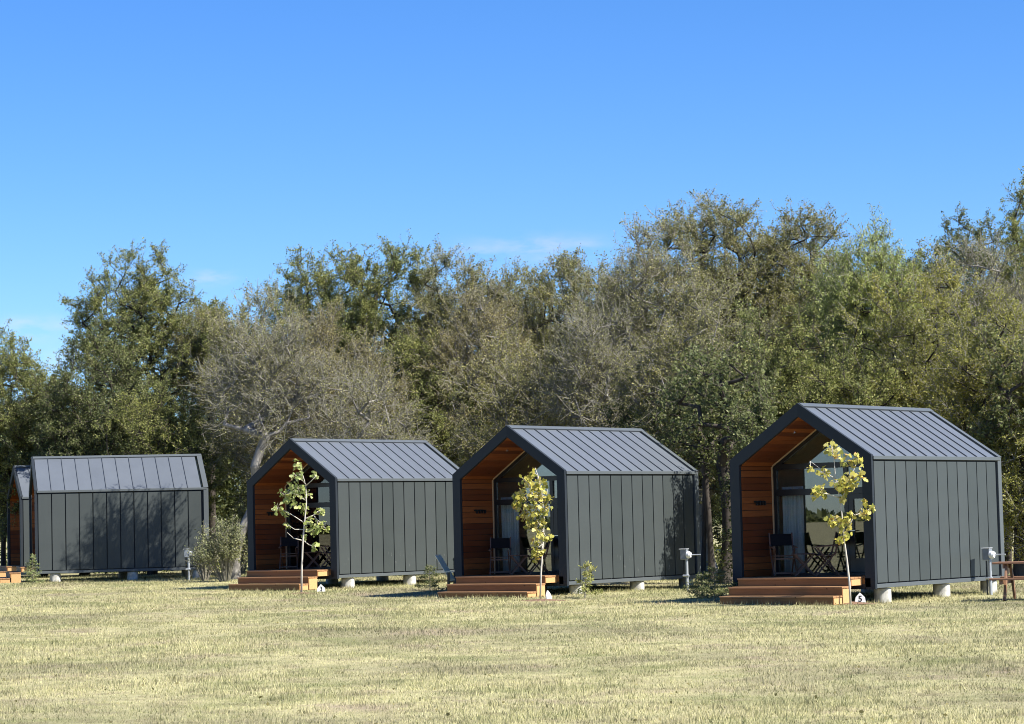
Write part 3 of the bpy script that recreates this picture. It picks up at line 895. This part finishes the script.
TREES = [
 # seed kind xc ytop ybot width Y label kwargs
 (1, 'green', 8, 328, 520, 120, 97, 'bushy green tree cut by the left edge beside the tall round-crowned tree', {}),
 (2, 'green', 140, 250, 470, 166, 100, 'tall round-crowned green tree standing alone against the sky, dark forked trunk showing', dict(base_px=150, rt=.22, n=430, amp=.3, fork=.6)),
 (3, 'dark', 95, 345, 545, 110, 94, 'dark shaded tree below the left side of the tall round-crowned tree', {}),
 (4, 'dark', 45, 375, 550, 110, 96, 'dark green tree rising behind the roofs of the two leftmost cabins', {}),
 (5, 'green', 160, 390, 560, 130, 93, 'bright green low tree directly above the ridge of the tree-shadowed cabin', {}),
 (6, 'bare', 264, 326, 450, 132, 81.9, 'grey leaning tree with pale gnarled trunk between the shrub and the pale green sapling', dict(base_px=235, rt=.15, n=95, amp=.6, fork=-.75, density=.8, ry=.8)),
 (7, 'greyish', 262, 300, 520, 120, 92, 'greyish half-bare tree between the tall round tree and the dark-topped one', {}),
 (8, 'green', 318, 256, 430, 118, 101, 'dark-topped green tree standing out above the half-bare greyish crowns', dict(amp=.25)),
 (9, 'brown', 320, 318, 520, 150, 88, 'thin brown-twigged tree over the ridge of the cabin with number 3', {}),
 (10, 'green', 388, 247, 430, 112, 99, 'upright green tree with spiky top, first of the even green skyline', dict(amp=.3)),
 (11, 'olive', 447, 250, 440, 100, 97, 'olive green tree with two pointed tops in the middle skyline', dict(amp=.3)),
 (12, 'bare', 350, 380, 530, 130, 82, 'tangle of pale grey bare branches just above the roof of the number 3 cabin', dict(n=120)),
 (13, 'green', 430, 340, 540, 120, 90, 'leafy green tree filling the gap above the two middle cabin roofs', {}),
 (14, 'olive', 505, 258, 450, 112, 96, 'rounded olive tree below the small white cloud', dict(amp=.25)),
 (15, 'olive', 568, 264, 470, 128, 92, 'broad brownish tree right of the small white cloud', dict(amp=.25)),
 (16, 'greyish', 525, 340, 540, 140, 84, 'grey-green twiggy tree above the ridge of the rub-marked cabin', {}),
 (17, 'bare', 600, 305, 480, 100, 80, 'pale bare-branched tree at the foot of the highest crown', dict(n=130)),
 (18, 'greyish', 655, 228, 450, 110, 82, 'feathery grey tree with thin red-brown tips on the left flank of the highest crown', dict(amp=.5, density=.7)),
 (19, 'olive', 722, 196, 420, 150, 84, 'highest grey-green crown of the wood, with a ragged top against the sky', dict(rt=.24, amp=.4)),
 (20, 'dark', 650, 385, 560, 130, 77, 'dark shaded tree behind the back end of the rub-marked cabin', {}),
 (21, 'greyish', 700, 300, 530, 150, 76, 'grey-green tree with thick pale arching limbs between the two nearest cabins', dict(rt=.24)),
 (22, 'olive', 800, 210, 430, 128, 84, 'mid green ragged tree between the highest crown and the light green willow', dict(amp=.3)),
 (23, 'willow', 862, 240, 400, 112, 75, 'light fresh green willow-like tree over the ridge of the nearest cabin', dict(amp=.3, density=1.4)),
 (24, 'green', 785, 320, 540, 140, 72, 'leafy green tree right behind the gable peak of the nearest cabin', {}),
 (25, 'yellow', 915, 285, 500, 150, 72, 'yellow-green tree behind the roof of the nearest cabin', {}),
 (26, 'dark', 920, 240, 400, 70, 92, 'small dark tree top poking up right of the light green willow', {}),
 (27, 'dark', 975, 228, 400, 95, 96, 'dark crown behind the bare grey twigs near the right edge', {}),
 (28, 'bare', 985, 245, 430, 120, 80, 'bare grey-twigged tree in front of the dark crown near the right edge', dict(n=130)),
 (29, 'green', 1034, 183, 420, 76, 90, 'tall green tree cut by the right edge of the photo', {}),
 (30, 'yellow', 990, 310, 530, 130, 68, 'olive-yellow tree above the picnic table', {}),
 (31, 'green', 850, 355, 520, 120, 70, 'green tree hidden up to its crown by the nearest cabin ridge', {}),
 (32, 'yellow', 1040, 380, 560, 110, 66, 'low yellowish tree cut by the right edge behind the picnic table', {}),
 (33, 'brown', 480, 300, 480, 110, 90, 'brownish twiggy tree in front of the rounded olive tree', {}),
 (34, 'greyish', 610, 265, 450, 90, 90, 'grey-green tree where the even skyline begins to climb to the highest crown', dict(amp=.5)),
 (35, 'olive', 208, 300, 420, 60, 99, 'slender olive tree filling in at the right flank of the tall round-crowned tree', {}),
]
for s, kind, xc, yt, yb, w, Y_, lab, kw in TREES:
    tree(s*7+1, kind, xc, yt, yb, w, Y_, lab, **kw)

# slim trunks standing in the gap between the two nearest cabins and at both picture sides
def pole_tree(seed, px, Y, lean, r, lab, top=4.8):
    rng = np.random.default_rng(seed); b = at(px, 560, Y)
    o = thing('slim_tree', (b.x, Y, g(Y)), lab, 'tree', 'slim dark trunked trees at the edge of the wood')
    K = KINDS['dark']
    pts = crown_points(rng, 45, np.array([lean, 0, top]), np.array([1.2, 1.2, 1.7]))
    N, par, rad, ends, (V, Q) = grow(rng, (0, 0, -.15), top-1.5, pts, (lean*.8, .1), r, kink=.1)
    np_mesh('trunk', V, Q, 'bark_dark', o, smooth=True)
    S0, S1, R0, R1 = twig_sets(rng, N[ends], np.array([lean, 0, top]), 5, .6, .3)
    V, Q = tubes_np(S0, S1, R0, R1, 3); np_mesh('twigs', V, Q, 'twig_dark', o)
    m = 5000; idx = rng.integers(0, len(S0), m); f = rng.random((m, 1))
    V, Q = leaves_np(S0[idx]*(1-f)+S1[idx]*f+rng.normal(size=(m, 3))*.05, .10, rng)
    np_mesh('crown', V, Q, 'leaf_dark', o)
for q, (px, Y_, ln, r, lab) in enumerate((
    (702, 73, .2, .07, 'leftmost of the slim dark trunks in the gap between the two nearest cabins'),
    (711.5, 70, -.15, .085, 'second slim dark trunk from the left in the gap between the two nearest cabins'),
    (722.5, 67, .1, .17, 'thickest dark trunk in the gap between the two nearest cabins'),
    (731, 71, .2, .08, 'slim trunk partly hidden by the frame of the nearest cabin'),
    (1018, 66, .3, .13, 'dark leaning trunk behind the picnic table'),
    (1006, 69, -.2, .1, 'mottled trunk touching the back corner of the nearest cabin'),
    (4, 98, .2, .1, 'slim trunk at the left edge beside the hidden cabin'),
)): pole_tree(300+q, px, Y_, ln, r, lab)

# young tree standing between the two nearest cabins: it throws the shadow on the cladding
tree(901, 'dark', 757, 395, 560, 34, 64.3, 'young slender dark tree squeezed between the two nearest cabins', fork=.5, rt=.06, n=60, ry=.7)
tree(902, 'dark', 748, 480, 575, 30, 64.0, 'low dark bush-like tree behind the frame of the nearest cabin', fork=.3, rt=.04, n=40, ry=.5)

# wood behind, read as one mass
rng = np.random.default_rng(77)
n = 380000
th = rng.uniform(-1, 1, n)
cx = th*30; cyy = 112+rng.uniform(0, 14, n)
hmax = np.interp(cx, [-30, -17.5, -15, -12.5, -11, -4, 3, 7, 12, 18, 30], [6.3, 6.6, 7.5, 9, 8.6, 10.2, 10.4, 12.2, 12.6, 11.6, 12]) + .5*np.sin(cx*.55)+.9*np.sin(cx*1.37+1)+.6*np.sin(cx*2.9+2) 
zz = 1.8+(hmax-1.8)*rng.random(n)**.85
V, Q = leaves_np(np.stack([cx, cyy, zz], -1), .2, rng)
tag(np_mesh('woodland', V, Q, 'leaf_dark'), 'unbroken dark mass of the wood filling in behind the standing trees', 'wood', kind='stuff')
n = 90000
ang = rng.uniform(R(20), R(260), n); rad = rng.uniform(640, 700, n)
hx = (5.5+2.5*np.sin(ang*23)+1.6*np.sin(ang*61+1)+1.2*np.sin(ang*140))*np.where(ang > R(150), .22, 1)
V, Q = leaves_np(np.stack([rad*np.cos(ang), rad*np.sin(ang), hx*rng.random(n)**.7], -1), 2.6, rng)
tag(np_mesh('distant_treeline', V, Q, 'leaf_dark'), 'low distant treeline beyond the open field', 'wood', kind='stuff')
# understory stuff at the foot of the wood
n = 60000
cx = rng.uniform(-22, 24, n); cyy = rng.uniform(0, 1, n)*8+np.interp(cx, [-22, -5, 8, 24], [100, 92, 76, 72])
keep = np.sin(cx*1.1)+np.sin(cx*2.7+1)+np.sin(cx*.43+cyy*.8) > .25
cx, cyy = cx[keep], cyy[keep]
zz = rng.random(len(cx))**1.6*(.7+.5*np.sin(cx*3)**2)+.1
V, Q = leaves_np(np.stack([cx, cyy, zz+.1], -1), .12, rng)
tag(np_mesh('undergrowth', V, Q, 'leaf_green'), 'low leafy undergrowth along the foot of the wood', 'undergrowth', kind='stuff')

# ---- saplings, branch by branch
def sapling(base, Y, trunk, branches, clusters, label, leaf, seed, rtr=.024, lsz=.105, per=16):
    rng = np.random.default_rng(seed)
    b0 = at(*base, Y); zo = g(Y)
    o = thing('sapling', (b0.x, Y, zo), label, 'young tree', 'young trees planted before the cabins')
    def P(px, py, dep=0):
        v = at(px, py, Y+dep); dz = at(*base, Y).z-zo
        return np.array([v.x-b0.x, dep, v.z-zo-dz])
    tp = [P(*p, rng.normal()*.03*(i > 0)) for i, p in enumerate(trunk)]; tp[0][2] = -.08
    m = MB().tube(tp, [rtr*(1-.75*i/(len(tp)-1)) for i in range(len(tp))], 8); nodes = list(tp)
    for br in branches:
        dd = rng.uniform(-.35, .35)
        pts = [P(*p, dd*i/(len(br)-1)) for i, p in enumerate(br)]
        j = min(range(len(tp)), key=lambda q: np.linalg.norm(tp[q]-pts[0]))
        m.tube(pts, [rtr*.5*(1-.6*i/(len(pts)-1)) for i in range(len(pts))], 6); nodes += pts
    C_ = []; tw0 = []; tw1 = []
    for (cx, cy, cr) in clusters:
        c = P(cx, cy, rng.uniform(-.25, .25)); rr = cr/PXM(Y)
        near_ = min(nodes, key=lambda q: np.linalg.norm(q-c))
        m.tube([near_, (near_+c)/2+rng.normal(size=3)*.02, c], [rtr*.33, rtr*.28, rtr*.15], 5)
        nn = int(per*1.25*(cr/6)**1.6)+5
        for _ in range(nn):
            d = unit(rng.normal(size=3))*rr*1.1*rng.random()**.5
            C_.append(c+d)
            if rng.random() < .35: tw0.append(c); tw1.append(c+d)
    for a_, b_ in zip(tw0, tw1): m.tube([a_, b_], [.005, .003], 3)
    m.build('trunk', 'sapling_bark', o, smooth=True)
    # lobed leaves: a five-pointed fan of quads
    C_ = np.array(C_); n = len(C_)
    d = rng.normal(size=(n, 3)); d[:, 2] -= .5; d = unit(d)
    nr = rng.normal(size=(n, 3)); nr[:, 2] += .5; nr[:, 1] -= .7
    s = unit(np.cross(d, nr)); w = np.cross(s, d); sz = lsz*rng.uniform(.55, 1.2, (n, 1))
    prof = [(0, 0), (-.32, .12), (-.55, .42), (-.3, .5), (-.34, .82), (0, 1.), (.34, .82), (.3, .5), (.55, .42), (.32, .12)]
    V = np.stack([C_+s*sz*x+d*sz*y+w*sz*(.25*abs(x)-.1*y*y) for x, y in prof], 1).reshape(-1, 3)
    Q = np.arange(n*10).reshape(-1, 10)
    np_mesh('leaves', V, Q, leaf, o)
def s8(ox, oy, k, L_): return [(ox+p[0]/k, oy+p[1]/k) + tuple(q/k for q in p[2:]) for p in L_]
q8 = lambda L_: s8(805, 430, 4.02, L_)
sapling((849.5, 601.5), 51.9, q8([(183, 690), (178, 600), (168, 510), (157, 430), (150, 350), (142, 270), (122, 185), (116, 100), (108, 50)]),
        [q8([(122, 185), (70, 150), (20, 113)]), q8([(142, 270), (180, 200), (208, 110)]), q8([(157, 410), (200, 330), (250, 312), (272, 290)]),
         q8([(140, 260), (90, 245), (40, 235)]), q8([(150, 360), (125, 350), (110, 330)])],
        q8([(105, 52, 26), (110, 75, 16), (75, 160, 26), (45, 232, 30), (75, 245, 16), (160, 108, 26), (205, 108, 30), (187, 190, 42), (215, 170, 22), (140, 205, 32), (165, 225, 24),
            (150, 270, 16), (115, 350, 28), (150, 355, 30), (175, 355, 16), (240, 322, 26), (235, 275, 14), (268, 298, 12), (160, 408, 28), (137, 432, 14), (20, 145, 8), (185, 325, 14)]),
        'young tree with sparse yellow leaves and thin pale trunk before the nearest cabin', 'leaf_sapling', 41, per=14)
sapling((540, 598), 59.9, [(540, 598), (541, 572), (543, 543), (544, 518), (542, 495), (538, 475), (535, 467)],
        [[(543, 530), (534, 515), (524, 500)], [(543, 512), (549, 500), (547, 488)], [(542, 495), (530, 486), (525, 480)]],
        [(532, 473, 7), (528, 483, 9), (538, 483, 8), (520, 497, 9), (533, 497, 11), (543, 494, 6), (523, 511, 9), (536, 512, 10), (530, 523, 7), (541, 524, 7), (545, 507, 6), (515, 505, 4), (549, 498, 3),
         (536, 541, 4), (542, 536, 4), (547, 537, 3), (536, 556, 4.5), (541, 551, 3), (535, 548, 3)],
        'young tree with dense column of yellow-green leaves before the cabin next to the nearest', 'leaf_sapling', 42, per=17)
q4 = lambda L_: s8(245, 440, 4.526, L_)
sapling((301.3, 592.5), 67.2, q4([(255, 690), (257, 570), (262, 450), (270, 360), (278, 280), (275, 200), (250, 115)]),
        [q4([(262, 450), (220, 440), (190, 413)]), q4([(268, 400), (225, 400), (195, 380)]), q4([(268, 370), (215, 335), (150, 300)]),
         q4([(275, 350), (310, 335), (340, 310)]), q4([(265, 450), (290, 470), (315, 475)]), q4([(278, 200), (300, 180), (320, 160)]), q4([(277, 270), (230, 240), (185, 235)])],
        q4([(245, 112, 26), (240, 165, 28), (210, 215, 33), (180, 245, 28), (150, 300, 28), (215, 275, 34), (280, 240, 24), (320, 160, 20), (343, 315, 24), (300, 370, 28), (355, 385, 28), (305, 405, 28),
            (320, 475, 20), (190, 380, 10), (262, 430, 10), (245, 220, 30), (265, 300, 22), (175, 325, 20), (330, 390, 20)]),
        'young tree with loose pale green crown and bare lower trunk at the number 3 steps', 'leaf_sapling_pale', 43, per=16, rtr=.03)
for (px, py, r_) in ((849, 603.5, .5), (541, 600.5, .6), (302, 594, .6)):
    c = on_ground(px, py); m = MB(); n = 24; rg = random.Random(px)
    m.add([(0, 0, .035)]+[(r_*(.9+.2*rg.random())*math.cos(2*math.pi*k/n)*1.1, r_*(.8+.2*rg.random())*math.sin(2*math.pi*k/n), -.02) for k in range(n)],
          [(0, 1+k, 1+(k+1) % n) for k in range(n)])
    o = m.build('soil_patch', 'soil', smooth=True); o.location = (c.x, c.y, c.z+.012)
    tag(o, kind='structure')

# ---- small conifers and fern-like seedlings: a stem with drooping flat sprays
def conifer(px, py, h, spread, label, leaf, seed, lean=0, n_spray=26, density=1.0, dist=0):
    rng = np.random.default_rng(seed); b = on_ground(px, py)
    if dist: b = gp(at(px, py, dist).x, dist)
    o = thing('conifer_seedling', b, label, 'small conifer', 'small conifers beside the cabins')
    st_ = np.array([(lean*f*f*h, 0, h*f-.03) for f in np.linspace(0, 1, 7)])
    MB().tube([tuple(p) for p in st_], [.018*(1-.8*i/6) for i in range(7)], 6).build('stem', 'twig_grey', o)
    S0, S1 = [], []; P = []
    for k in range(n_spray):
        f = (k+.5)/n_spray*.94+.05; a = k*2.4+rng.normal()*.3
        root_ = np.array([lean*f*f*h, 0, h*f]); L = spread*(1-f*.72)*rng.uniform(.6, 1.1)
        d = np.array([math.cos(a), math.sin(a), rng.uniform(.05, .35)]); tip = root_+d*L; tip[2] -= .04
        S0.append(root_); S1.append(tip)
        m = int(70*density*L/spread)+10
        side = unit(np.cross(d, [0, 0, 1.]))
        q = rng.random(m)**.8; w = (1-q)*.35*L+.02
        for i in range(m):
            P.append(root_+(tip-root_)*(.15+.85*q[i])+side*rng.normal()*w[i]*.6+rng.normal(size=3)*.012)
    V, Q = tubes_np(np.array(S0), np.array(S1), np.full(len(S0), .007), np.full(len(S0), .003), 4)
    np_mesh('branches', V, Q, 'twig_grey', o)
    V, Q = leaves_np(np.array(P), .05+.03*(leaf == 'leaf_fern'), rng, aspect=.3, up=.8); np_mesh('needles', V, Q, leaf, o)
conifer(33, 582.5, 1.02, .42, 'small pale green layered conifer between the leftmost steps and the tree-shadowed cabin', 'leaf_juniper', 61, density=1.7, dist=82.3)
conifer(585, 598, .86, .5, 'thin yellowish fern-like seedling leaning over the concrete pier', 'leaf_fern', 62, lean=.15, n_spray=11, density=1.5)
conifer(430, 591, .7, .5, 'dark green low conifer left of the grey reclining chair', 'leaf_dark', 63, density=1.6)
conifer(715, 603, .75, .85, 'wide dark conifer in the shade left of the nearest steps', 'leaf_dark', 64, density=2.2, n_spray=34)
conifer(703, 598, .55, .6, 'low dark conifer below the slim trunks between the two nearest cabins', 'leaf_dark', 65, density=1.6)

# ---- shrub between the tree-shadowed cabin and the number 3 cabin
def shrub(px, py, w, h, label, leaf, seed, nst=60, lv=9000, twig='twig_pale', ls=.06):
    rng = np.random.default_rng(seed); b = on_ground(px, py)
    o = thing('shrub', b, label, 'shrub')
    n = nst; a = rng.uniform(0, 2*np.pi, n); rr = rng.random(n)**.6
    tip = np.stack([np.cos(a)*rr*w/2, np.sin(a)*rr*w/2*.8, h*(1.05-.45*rr**2)*rng.uniform(.7, 1.08, n)], -1)
    base = tip*np.array([.18, .18, 0]); mid = base*.5+tip*.5; mid[:, 2] = tip[:, 2]*.55
    S0, S1 = np.concatenate([base, mid]), np.concatenate([mid, tip])
    k = 8; c0 = np.repeat(mid, k, 0); c1 = np.repeat(tip, k, 0); f = rng.random((n*k, 1)); s = c0*(1-f)+c1*f
    e = s+unit(rng.normal(size=(n*k, 3))+np.array([0, 0, .9]))*rng.uniform(.12, .4, (n*k, 1))
    A0, A1 = np.concatenate([S0, s]), np.concatenate([S1, e])
    r0 = np.concatenate([np.full(n, .014), np.full(n, .009), np.full(n*k, .005)]); r1 = np.concatenate([np.full(n, .009), np.full(n, .004), np.full(n*k, .003)])
    V, Q = tubes_np(A0, A1, r0, r1, 4); np_mesh('stems', V, Q, twig, o)
    idx = rng.integers(n, len(A0), lv); f = rng.random((lv, 1))
    V, Q = leaves_np(A0[idx]*(1-f)+A1[idx]*f+rng.normal(size=(lv, 3))*.05, ls, rng); np_mesh('leaves', V, Q, leaf, o)
shrub(226, 582, 1.9, 1.9, 'loose grey-green shrub left of the number 3 cabin frame', 'leaf_shrub', 71)
shrub(205, 581, 1.0, 1.5, 'thin dry twiggy shrub at the back end of the tree-shadowed cabin', 'leaf_shrub', 72, nst=30, lv=1500, twig='twig_grey')
shrub(242, 575, 1.0, 2.3, 'taller leafy shrub in front of the pale gnarled trunk', 'leaf_shrub', 73, nst=40, lv=6000)

# taller weeds at the foot of steps and piers
rng = np.random.default_rng(9); X_, Y_ = [], []
for k in ('C', 'B2', 'B1', 'A', 'Z'):
    for q in range(900):
        a = rng.uniform(-1.5, CL); b = rng.normal()*.12 + (0 if rng.random() < .7 else CW)
        if a < 0: a, b = -1.4+rng.normal()*.06, rng.uniform(.2, CW)
        p = loc(k, a, b); X_.append(p.x); Y_.append(p.y)
X_, Y_ = np.array(X_), np.array(Y_)
blades('tall_weeds', X_, Y_, rng.uniform(.04, .13, len(X_)), rng.uniform(.008, .016, len(X_)), rng, 'taller unmown grass along the foot of the cabins and steps')

# ragged tufts and fallen leaves break up the lawn
rng = np.random.default_rng(19)
ty = 21+58*rng.random(650)**1.3; tx = rng.uniform(-1, 1, 650)*(ty*.22+1)
X_ = np.repeat(tx, 26)+rng.normal(size=650*26)*.05; Y_ = np.repeat(ty, 26)+rng.normal(size=650*26)*.05
blades('grass_tufts', X_, Y_, rng.uniform(.03, .1, len(X_)), rng.uniform(.006, .012, len(X_)), rng, 'scattered ragged tufts standing above the mown lawn')
fy = 21+55*rng.random(1500); fx = rng.uniform(-1, 1, 1500)*(fy*.22+1)
for bx_, by_ in ((7.0, 52), (.7, 60), (-5.6, 67)):
    fx = np.concatenate([fx, bx_+rng.normal(size=160)*1.1]); fy = np.concatenate([fy, by_+rng.normal(size=160)*.9])
V, Q = leaves_np(np.stack([fx, fy, gz_arr(fx, fy)+.03], -1), .042, rng, aspect=.7, up=3)
tag(np_mesh('fallen_leaves', V, Q, 'leaf_brown'), 'dry fallen leaves scattered on the lawn', 'leaves', kind='stuff')

# ------------------------------------------------------------------ light
ELEV, PHI = 47, 63           # sun height; PHI: from behind the camera towards the right
sd = Vector((math.cos(R(ELEV))*math.sin(R(PHI)), -math.cos(R(ELEV))*math.cos(R(PHI)), math.sin(R(ELEV))))
sun_d = bpy.data.lights.new('sun', 'SUN'); sun_d.energy = 4.8; sun_d.angle = R(.53); sun_d.color = (1, .955, .88)
sun = bpy.data.objects.new('sun', sun_d); COL.objects.link(sun)
sun.rotation_euler = sd.to_track_quat('Z', 'Y').to_euler()
w = bpy.data.worlds.new("World"); S.world = w; w.use_nodes = True
nt = w.node_tree; bg = nt.nodes["Background"]
sky = nt.nodes.new("ShaderNodeTexSky"); sky.sky_type = 'NISHITA'; sky.sun_disc = False
sky.sun_elevation = R(ELEV); sky.sun_rotation = math.atan2(sd.x, sd.y)
sky.air_density = 1.0; sky.dust_density = 0.0; sky.ozone_density = 3.0; sky.altitude = 100
h1 = nt.nodes.new("ShaderNodeHueSaturation"); h1.inputs["Saturation"].default_value = 1.25
hs = nt.nodes.new("ShaderNodeMix"); hs.data_type = 'RGBA'; hs.blend_type = 'MULTIPLY'; hs.inputs[0].default_value = 1
nt.links.new(sky.outputs[0], h1.inputs["Color"]); nt.links.new(h1.outputs[0], hs.inputs[6]); hs.inputs[7].default_value = (.69, .9, 1.28, 1)
def wn(typ, **kw):
    n_ = nt.nodes.new(typ)
    for k_, v_ in kw.items(): setattr(n_, k_, v_)
    return n_
def wm(op, a_, b_=None, c_=None):
    n_ = wn("ShaderNodeMath", operation=op)
    for i_, x_ in enumerate((a_, b_, c_)):
        if x_ is None: continue
        if isinstance(x_, (int, float)): n_.inputs[i_].default_value = x_
        else: nt.links.new(x_, n_.inputs[i_])
    return n_.outputs[0]
tc = wn("ShaderNodeTexCoord"); sp = wn("ShaderNodeSeparateXYZ"); nt.links.new(tc.outputs["Generated"], sp.inputs[0])
nz = wn("ShaderNodeTexNoise"); mp = wn("ShaderNodeMapping"); mp.inputs["Scale"].default_value = (1, 1, 3.2)
nt.links.new(tc.outputs["Generated"], mp.inputs[0]); nt.links.new(mp.outputs[0], nz.inputs["Vector"])
nz.inputs["Scale"].default_value = 42; nz.inputs["Detail"].default_value = 6
tot = None       # three small fair-weather wisps low over the wood
for cx_, cz_, sx_, sz_ in ((.012, .1095, .022, .0045), (-.188, .081, .016, .004), (-.118, .1, .008, .003), (-.02, .108, .01, .002), (-.172, .069, .01, .004)):
    dx_ = wm('DIVIDE', wm('SUBTRACT', sp.outputs[0], cx_), sx_); dz_ = wm('DIVIDE', wm('SUBTRACT', sp.outputs[2], cz_), sz_)
    r2 = wm('ADD', wm('MULTIPLY', dx_, dx_), wm('MULTIPLY', dz_, dz_))
    e_ = wm('POWER', 2.718, wm('MULTIPLY', r2, -1.0)); tot = e_ if tot is None else wm('ADD', tot, e_)
fac = wm('MULTIPLY', tot, wm('MULTIPLY_ADD', nz.outputs["Fac"], 4.5, -1.9)); fc = wn("ShaderNodeClamp"); nt.links.new(fac, fc.inputs[0])
cl = wn("ShaderNodeMix", data_type='RGBA'); nt.links.new(wm('MULTIPLY', fc.outputs[0], .45), cl.inputs[0])
nt.links.new(hs.outputs[2], cl.inputs[6]); cl.inputs[7].default_value = (7.0, 6.5, 7.2, 1)
nt.links.new(cl.outputs[2], bg.inputs[0]); bg.inputs[1].default_value = .055
S.view_settings.view_transform = 'Standard'; S.view_settings.look = 'None'
S.view_settings.exposure = 1.35; S.view_settings.gamma = 1
S.render.engine = 'CYCLES'
S.cycles.max_bounces = 6; S.cycles.transparent_max_bounces = 8; S.cycles.diffuse_bounces = 3; S.cycles.glossy_bounces = 3
S.cycles.filter_width = 1.0; S.cycles.use_denoising = True; S.cycles.denoiser = 'OPENIMAGEDENOISE'; S.cycles.denoising_prefilter = 'ACCURATE'; S.cycles.denoising_input_passes = 'RGB_ALBEDO_NORMAL'
